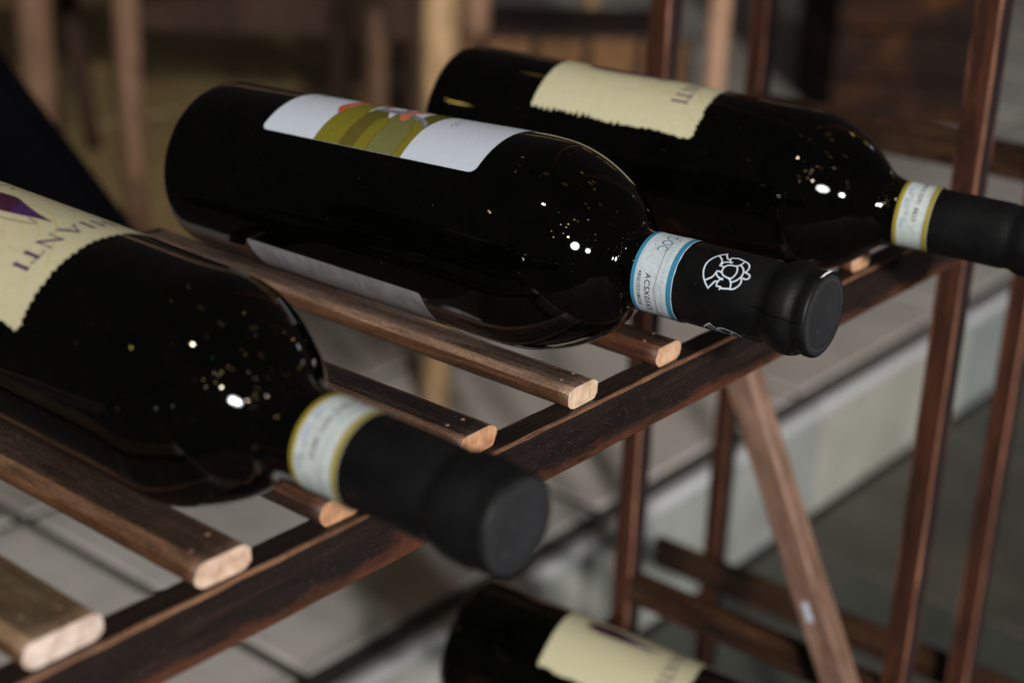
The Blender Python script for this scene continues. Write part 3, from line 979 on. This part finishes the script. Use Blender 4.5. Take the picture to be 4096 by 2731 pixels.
def cream_bottle(label, ps, phi_c, roll, fine, capmat, l0=51.5, l1=134.3, shift=0.0, bw=18.6, sho=None):
    BODY1 = cream_body(shift if sho is None else sho)
    CAPX = [(s_ + shift, r_) for s_, r_ in CAP1]
    ls = l1 - 130.2 + 1.6
    b = empty("wine_bottle")
    tag(b, label, "bottle", "wine bottles lying on the rack")
    pose(b, *ps)
    mesh_obj("glass_body", lathe(BODY1, 128), M['glass'], b, True)
    rnd = random.Random(int(roll * 10) + 3)
    k = 37.85
    L = patch("front_label", deckle(l0, l1, phi_c - 59, phi_c + 59, rnd), BODY1, .14, M['cream_paper'], b, 2.6, k)
    d = phi_c - 3.0
    roman("lettering", [('C', -26.5 + d), ('H', -15.2 + d), ('I', -5.8 + d), ('A', 3.0 + d), ('N', 16.0 + d), ('T', 27.3 + d), ('I', 34.9 + d)], 7.0, 111.6 + ls, BODY1, .24, M['ink_purple'], L, k)
    patch("label_print", [(s + ls, p + d) for s, p in curve([(58, 4), (64, -3.5), (69.7, -6.2), (76, -6.6), (84, -3.2), (93.7, .6), (100, 2.3), (104.6, 3.4), (97.9, 4.9), (91.3, 7.0), (84, 8.7), (77, 9.9), (68, 10.5), (61, 8.5), (58, 4)][:-1], 3)], BODY1, .22, M['ink_purple'], L, 2.6, k)
    patch("label_print", [(s + ls, p + d) for s, p in [(58, 4), (64, -3.5), (69.7, -6.2), (76, -6.6), (80, -5), (86, 8.2), (77, 9.9), (68, 10.5), (61, 8.5)]], BODY1, .26, M['ink_plum'], L, 2.6, k)
    sh = lambda l: [(s + ls, p + d) for s, p in l]
    strokes("label_linework", [sh(curve([(58, 15), (72, 15.5), (83.7, 14.1), (93.5, 11.9), (101.6, 8.9), (95.5, 7.0)], 4)), sh(curve([(70, -2), (61.9, -5.8), (57.8, -15.3), (56, -24)], 4)),
                               sh(curve([(58, 4), (64, -3.5), (69.7, -6.2), (76, -6.6), (84, -3.2), (93.7, .6), (104.6, 3.4)], 4))], .5, BODY1, .28, M['ink_brown'], L, k)
    strokes("label_swirl", [
        (sh(curve([(84, -6), (90.4, -5.2), (96.6, -3.7), (105.9, 2.4), (112.4, 9.9), (118.4, 17.6), (121.8, 24.2), (125.1, 31.2)], 5)), .85),
        (sh(curve([(89.7, 14.5), (93.7, 20.9), (98.4, 25.1), (103.9, 27.8), (109.2, 27.9), (110.9, 23.5), (109, 16.7), (105.5, 11.5), (100, 6.7)], 5)), .5),
        (sh(curve([(97.3, 11.6), (102.9, 19.4), (109.2, 26), (115.8, 30.8)], 5)), .35),
        (sh(curve([(92.3, -21.8), (102.1, -12.6), (106.1, -6.3)], 5)), .5),
        (sh(curve([(118.4, 2.9), (123.1, 7.6), (127.0, 15.9), (127.2, 22), (125.3, 27)], 5)), .35),
        (sh(curve([(118.8, 36.5), (120.8, 42.7), (124.1, 48.5), (127.2, 50.9)], 5)), .35),
        (sh(curve([(62, 20), (70, 30), (82, 34), (92, 30), (96, 22)], 5)), .4)], .4, BODY1, .21, M['ink_gold'], L, k)
    strokes("script_print", [sh(curve([(66, -32), (62, -28), (65, -24), (61, -20), (64, -16)], 4)), sh(curve([(56, -36), (54, -30), (56, -26)], 4))], .6, BODY1, .22, M['ink_brown'], L, k)
    bl = patch("back_label", round_rect(50, 128, 140, 215, 1.5, 2.5), BODY1, .14, M['cream_paper'], b, 3, k)
    cp = mesh_obj("capsule", lathe(CAPX, 96, True, True, .05, roll), capmat, b, True)
    end_disc(cp, capmat, 304 + shift, 13.5, fine)
    n0 = 232.2 + shift
    n1 = n0 + bw
    NB = [(n0 - 6, 14.6), (n0 + 4, 14.35), (n0 + 11, 14.35), (n0 + 13, 14.5), (n1 + 4, 14.55)]
    n = patch("neck_band", [(n0, -190), (n1, -190)] + [(n1, p) for p in range(-180, 170, 10)] + [(n1, 169), (n0, 169)] + [(n0, p) for p in range(160, -190, -10)], NB, .10, M['band_cream'], b, 1.4, 14.4)
    for a, b_ in ((n0 + .03, n0 + 1.75), (n1 - 2.2, n1 - .15)):
        patch("band_border", [(a, -188), (b_, -188)] + [(b_, p) for p in range(-180, 170, 12)] + [(b_, 168), (a, 168)] + [(a, p) for p in range(160, -188, -12)], NB, .16, M['mustard'], n, 1.4, 14.4)
    t0 = roll * 9
    lettering("lettering", "AAKX 0391 8825", 2.9, n0 + 7.6, -14 + t0, NB, .17, M['ink_black'], n, 14.5, 1.1, 1, .03)
    lettering("lettering", "77C2 K10B 5D", 2.2, n0 + 4.2, 24 + t0, NB, .17, M['ink_grey'], n, 14.5, 1.1, 1, .03)
    strokes("printed_smudge", [[(n0 + 3.4, p), (n0 + 3.6, p + 14)] for p in (20, 46, 82)], 1.6, NB, .165, M['ink_blue_pale'], n, 14.5)
    strokes("crease", [curve([(n0 + 12.9, -20), (n0 + 12.4, 20), (n0 + 13.1, 60), (n0 + 12.5, 100), (n0 + 12.8, 140)], 4)], .5, NB, .17, M['ink_faint'], n, 14.5)
    return b


cream_bottle("nearest wine bottle with cream label and large blurred black capsule, at the left", (-188.2, 44.4, 0.0065, -0.0147, -213.9), 5.6, .3, False, M['capsule_blurred'])
cream_bottle("farthest upper-shelf wine bottle with cream label, capsule cut off by the right edge", (145, 43.0, 0.170, -0.035, -193), -6.5, .7, False, M['capsule_blurred'], 49.5, 131.8, -9.5, 15.2, -1.5)
cream_bottle("blurred lower-shelf wine bottle with cream label, cut off by the bottom edge", (189.8, -300.0, 0.218, -0.118, -210.0), -8.0, 1.3, False, M['capsule_blurred'])

# ------------------------------------------------------------------ furniture far behind


def plain_wood(name, d, m_, l, axis='Z', rough=.75):
    return wood(name, d, m_, l, axis, rough, .12, random.uniform(0, 9), .3)


M['blond'] = plain_wood('blond_wood', (0.38, 0.225, 0.105), (0.49, 0.315, 0.165), (0.56, 0.40, 0.26))
M['pinkwood'] = plain_wood('pinkish_wood', (0.42, 0.23, 0.14), (0.54, 0.32, 0.21), (0.60, 0.39, 0.27))
M['brownleg'] = plain_wood('brown_leg', (0.085, 0.043, 0.024), (0.17, 0.093, 0.054), (0.27, 0.165, 0.10))
M['darkleg'] = plain_wood('dark_leg', (0.016, 0.0075, 0.004), (0.036, 0.016, 0.008), (0.075, 0.034, 0.016))
M['orangewood'] = plain_wood('orange_brown_plank', (0.10, 0.045, 0.014), (0.18, 0.085, 0.030), (0.26, 0.13, 0.055), 'Z')
M['cratewood'] = plain_wood('dark_crate_plank', (0.012, 0.0055, 0.004), (0.022, 0.010, 0.007), (0.05, 0.02, 0.012), 'Y')
M['blackcloth'] = ink('black_upholstery', (0.0012, 0.0013, 0.0022), .9)
M['blackcloth'].node_tree.nodes['Principled BSDF'].inputs['Specular IOR Level'].default_value = 0.04
m_, nt_, b_ = new_mat('stained_crate_plank')
n_ = noise(nt_, coords(nt_, (6, 6, 7), loc=(.7, .2, .1)), 1, 4, .6)
c_ = ramp(nt_, n_, [(0.46, (0.014, 0.0066, 0.005)), (0.56, (0.040, 0.015, 0.005)), (0.70, (0.20, 0.066, 0.010))])
nt_.links.new(c_, b_.inputs['Base Color'])
b_.inputs['Roughness'].default_value = .7
b_.inputs['Specular IOR Level'].default_value = .15
M['stained'] = m_


def leg(parent, x, y, z0, z1, w0, w1, mat, lean=(0, 0), name="leg"):
    bm = bmesh.new()
    rows = []
    for t in range(5):
        q = t / 4
        w = (w0 + (w1 - w0) * q) / 2
        row = []
        for k in range(16):
            a = 2 * math.pi * (k + .5) / 16
            # rounded square section
            c, s = math.cos(a), math.sin(a)
            p = (abs(c)**3 + abs(s)**3)**(-1 / 3)
            row.append(bm.verts.new(Vector((x + lean[0] * q + w * p * c, y + lean[1] * q + w * p * s, z0 + (z1 - z0) * q)) * MM))
        rows.append(row)
    for a in range(4):
        for k in range(16):
            bm.faces.new((rows[a][k], rows[a][(k + 1) % 16], rows[a + 1][(k + 1) % 16], rows[a + 1][k]))
    bm.faces.new(rows[0])
    bm.faces.new(rows[-1])
    return mesh_obj(name, bm, mat, parent, True)


def beam(name, p0, p1, w, h, mat, parent):
    """horizontal timber between two points (top edge heights given)"""
    p0, p1 = Vector(p0), Vector(p1)
    L = (p1 - p0).length
    bm = box_bm(0, L, -w / 2, w / 2, -h, 0, 3, 2)
    o = mesh_obj(name, bm, mat, parent)
    d = (p1 - p0).normalized()
    y = Vector((0, 0, 1)).cross(d).normalized()
    z = d.cross(y)
    o.matrix_local = Matrix(((d.x, y.x, z.x, p0.x * MM), (d.y, y.y, z.y, p0.y * MM), (d.z, y.z, z.z, p0.z * MM), (0, 0, 0, 1)))
    return o


tb = tag(empty("wooden_table", (0, 0, 0)), "blond wooden table whose pale leg stands behind the white-label bottle", "table")
leg(tb, -788, 748, ZP, 235, 33, 44, M['blond'], (0, 0))
leg(tb, -1040, 1690, ZP, 235, 30, 36, M['pinkwood'], (0, 0))
leg(tb, -1500, 1960, ZP, 235, 30, 36, M['blond'])
beam("table_top", (-600, 560, 262), (-1500, 1900, 262), 800, 26, M['blond'], tb)

st = tag(empty("wooden_stool", (0, 0, 0)), "brown wooden stool with straight legs in the upper left background", "stool")
leg(st, -1490, 870, ZP, -60, 30, 38, M['brownleg'])
leg(st, -1690, 855, ZP, -60, 44, 50, M['brownleg'])
leg(st, -1960, 1135, ZP, -60, 24, 46, M['darkleg'], (-40, -30))
beam("seat", (-1440, 790, -30), (-1960, 1010, -30), 420, 30, M['brownleg'], st)

bn = tag(empty("dark_bench", (0, 0, 0)), "dark brown wooden bench with a low rail, upper centre background", "bench")
beam("seat_rail", (-1850, 1150, -190), (-1462, 1445, -190), 40, 78, M['darkleg'], bn)
leg(bn, -1565, 1352, ZP, -220, 34, 38, M['darkleg'])
leg(bn, -1520, 1395, ZP, -220, 34, 38, M['brownleg'])
leg(bn, -1466, 1440, ZP, -160, 40, 40, M['darkleg'])
beam("seat", (-1920, 1240, -140), (-1530, 1540, -140), 360, 25, M['darkleg'], bn)

bx = tag(empty("plank_bench", (0, 0, 0)), "low orange-brown plank box standing behind the farthest bottle", "box")
pA, pB = Vector((-1440, 1440, 0)), Vector((-1120, 1745, 0))
dd = (pB - pA).normalized()
nn = 5
Lp = (pB - pA).length
for k in range(nn):
    a = pA + dd * (Lp * k / nn + 4)
    b = pA + dd * (Lp * (k + 1) / nn - 10)
    bm = box_bm(0, (b - a).length, 0, 20, ZP, -262 + random.uniform(-2, 2), 2, 2)
    o = mesh_obj("plank", bm, M['orangewood'], bx)
    yv = Vector((-dd.y, dd.x, 0))
    o.matrix_local = Matrix(((dd.x, yv.x, 0, a.x * MM), (dd.y, yv.y, 0, a.y * MM), (0, 0, 1, 0), (0, 0, 0, 1)))
beam("back_board", (pA.x - 18, pA.y + 24, -264), (pB.x - 18, pB.y + 24, -264), 10, 234, M['darkleg'], bx)
beam("top_board", (pA.x - 130, pA.y + 110, -258), (pB.x - 130, pB.y + 110, -258), 260, 18, M['cratewood'], bx)
ps = tag(empty("wooden_post", (0, 0, 0)), "pinkish wooden post standing on the low plank box", "post")
leg(ps, -1405, 1512, -257, 200, 46, 50, M['pinkwood'], name="shaft")

cr = tag(empty("wooden_crate", (0, 0, 0)), "dark brown crate with rusty orange patches, upper right background", "crate")
cA, cB = Vector((-1140, 2281, 0)), Vector((-905, 2478, 0))
cd = (cB - cA).normalized()
cn = Vector((-cd.y, cd.x, 0))


def crate_piece(name, u0, u1, v0, v1, z0, z1, mat):
    o = mesh_obj(name, box_bm(u0, u1, v0, v1, z0, z1, 2, 2), mat, cr)
    o.matrix_local = Matrix(((cd.x, cn.x, 0, cA.x * MM), (cd.y, cn.y, 0, cA.y * MM), (0, 0, 1, 0), (0, 0, 0, 1)))


CL = (cB - cA).length
for k in range(6):
    z0 = ZP + k * 96
    crate_piece("plank", 0, CL, 0, 18, z0 + 3, z0 + 93, M['stained'])
    crate_piece("plank", 0, 18, 19, 400, z0 + 3, z0 + 93, M['stained'])
for u in (19, CL - 50):
    crate_piece("corner_post", u, u + 30, 19, 50, ZP, ZP + 570, M['cratewood'])
crate_piece("inner_lining", 52, CL - 4, 52, 398, ZP + 2, ZP + 560, M['cratewood'])

ch = tag(empty("black_chair", (0, 0, 0)), "black upholstered chair back slanting behind the nearest bottle, left edge", "chair")
bm = bmesh.new()
quad = [(-880, 160, 118), (-598, 234, -182), (-690, 205, -290), (-960, 120, -120)]
nrm = Vector((0.35, -0.93, 0.1)).normalized() * 26
fr = [bm.verts.new(Vector(q) * MM) for q in quad]
bk = [bm.verts.new((Vector(q) - nrm) * MM) for q in quad]
bm.faces.new(fr)
bm.faces.new(list(reversed(bk)))
for k in range(4):
    bm.faces.new((fr[k], bk[k], bk[(k + 1) % 4], fr[(k + 1) % 4]))
bmesh.ops.bevel(bm, geom=list(bm.edges), offset=.008, segments=3, affect='EDGES')
mesh_obj("backrest", bm, M['blackcloth'], ch, True)
leg(ch, -980, 130, ZP, -60, 26, 26, M['blackcloth'])
leg(ch, -930, 60, ZP, -40, 26, 26, M['blackcloth'])
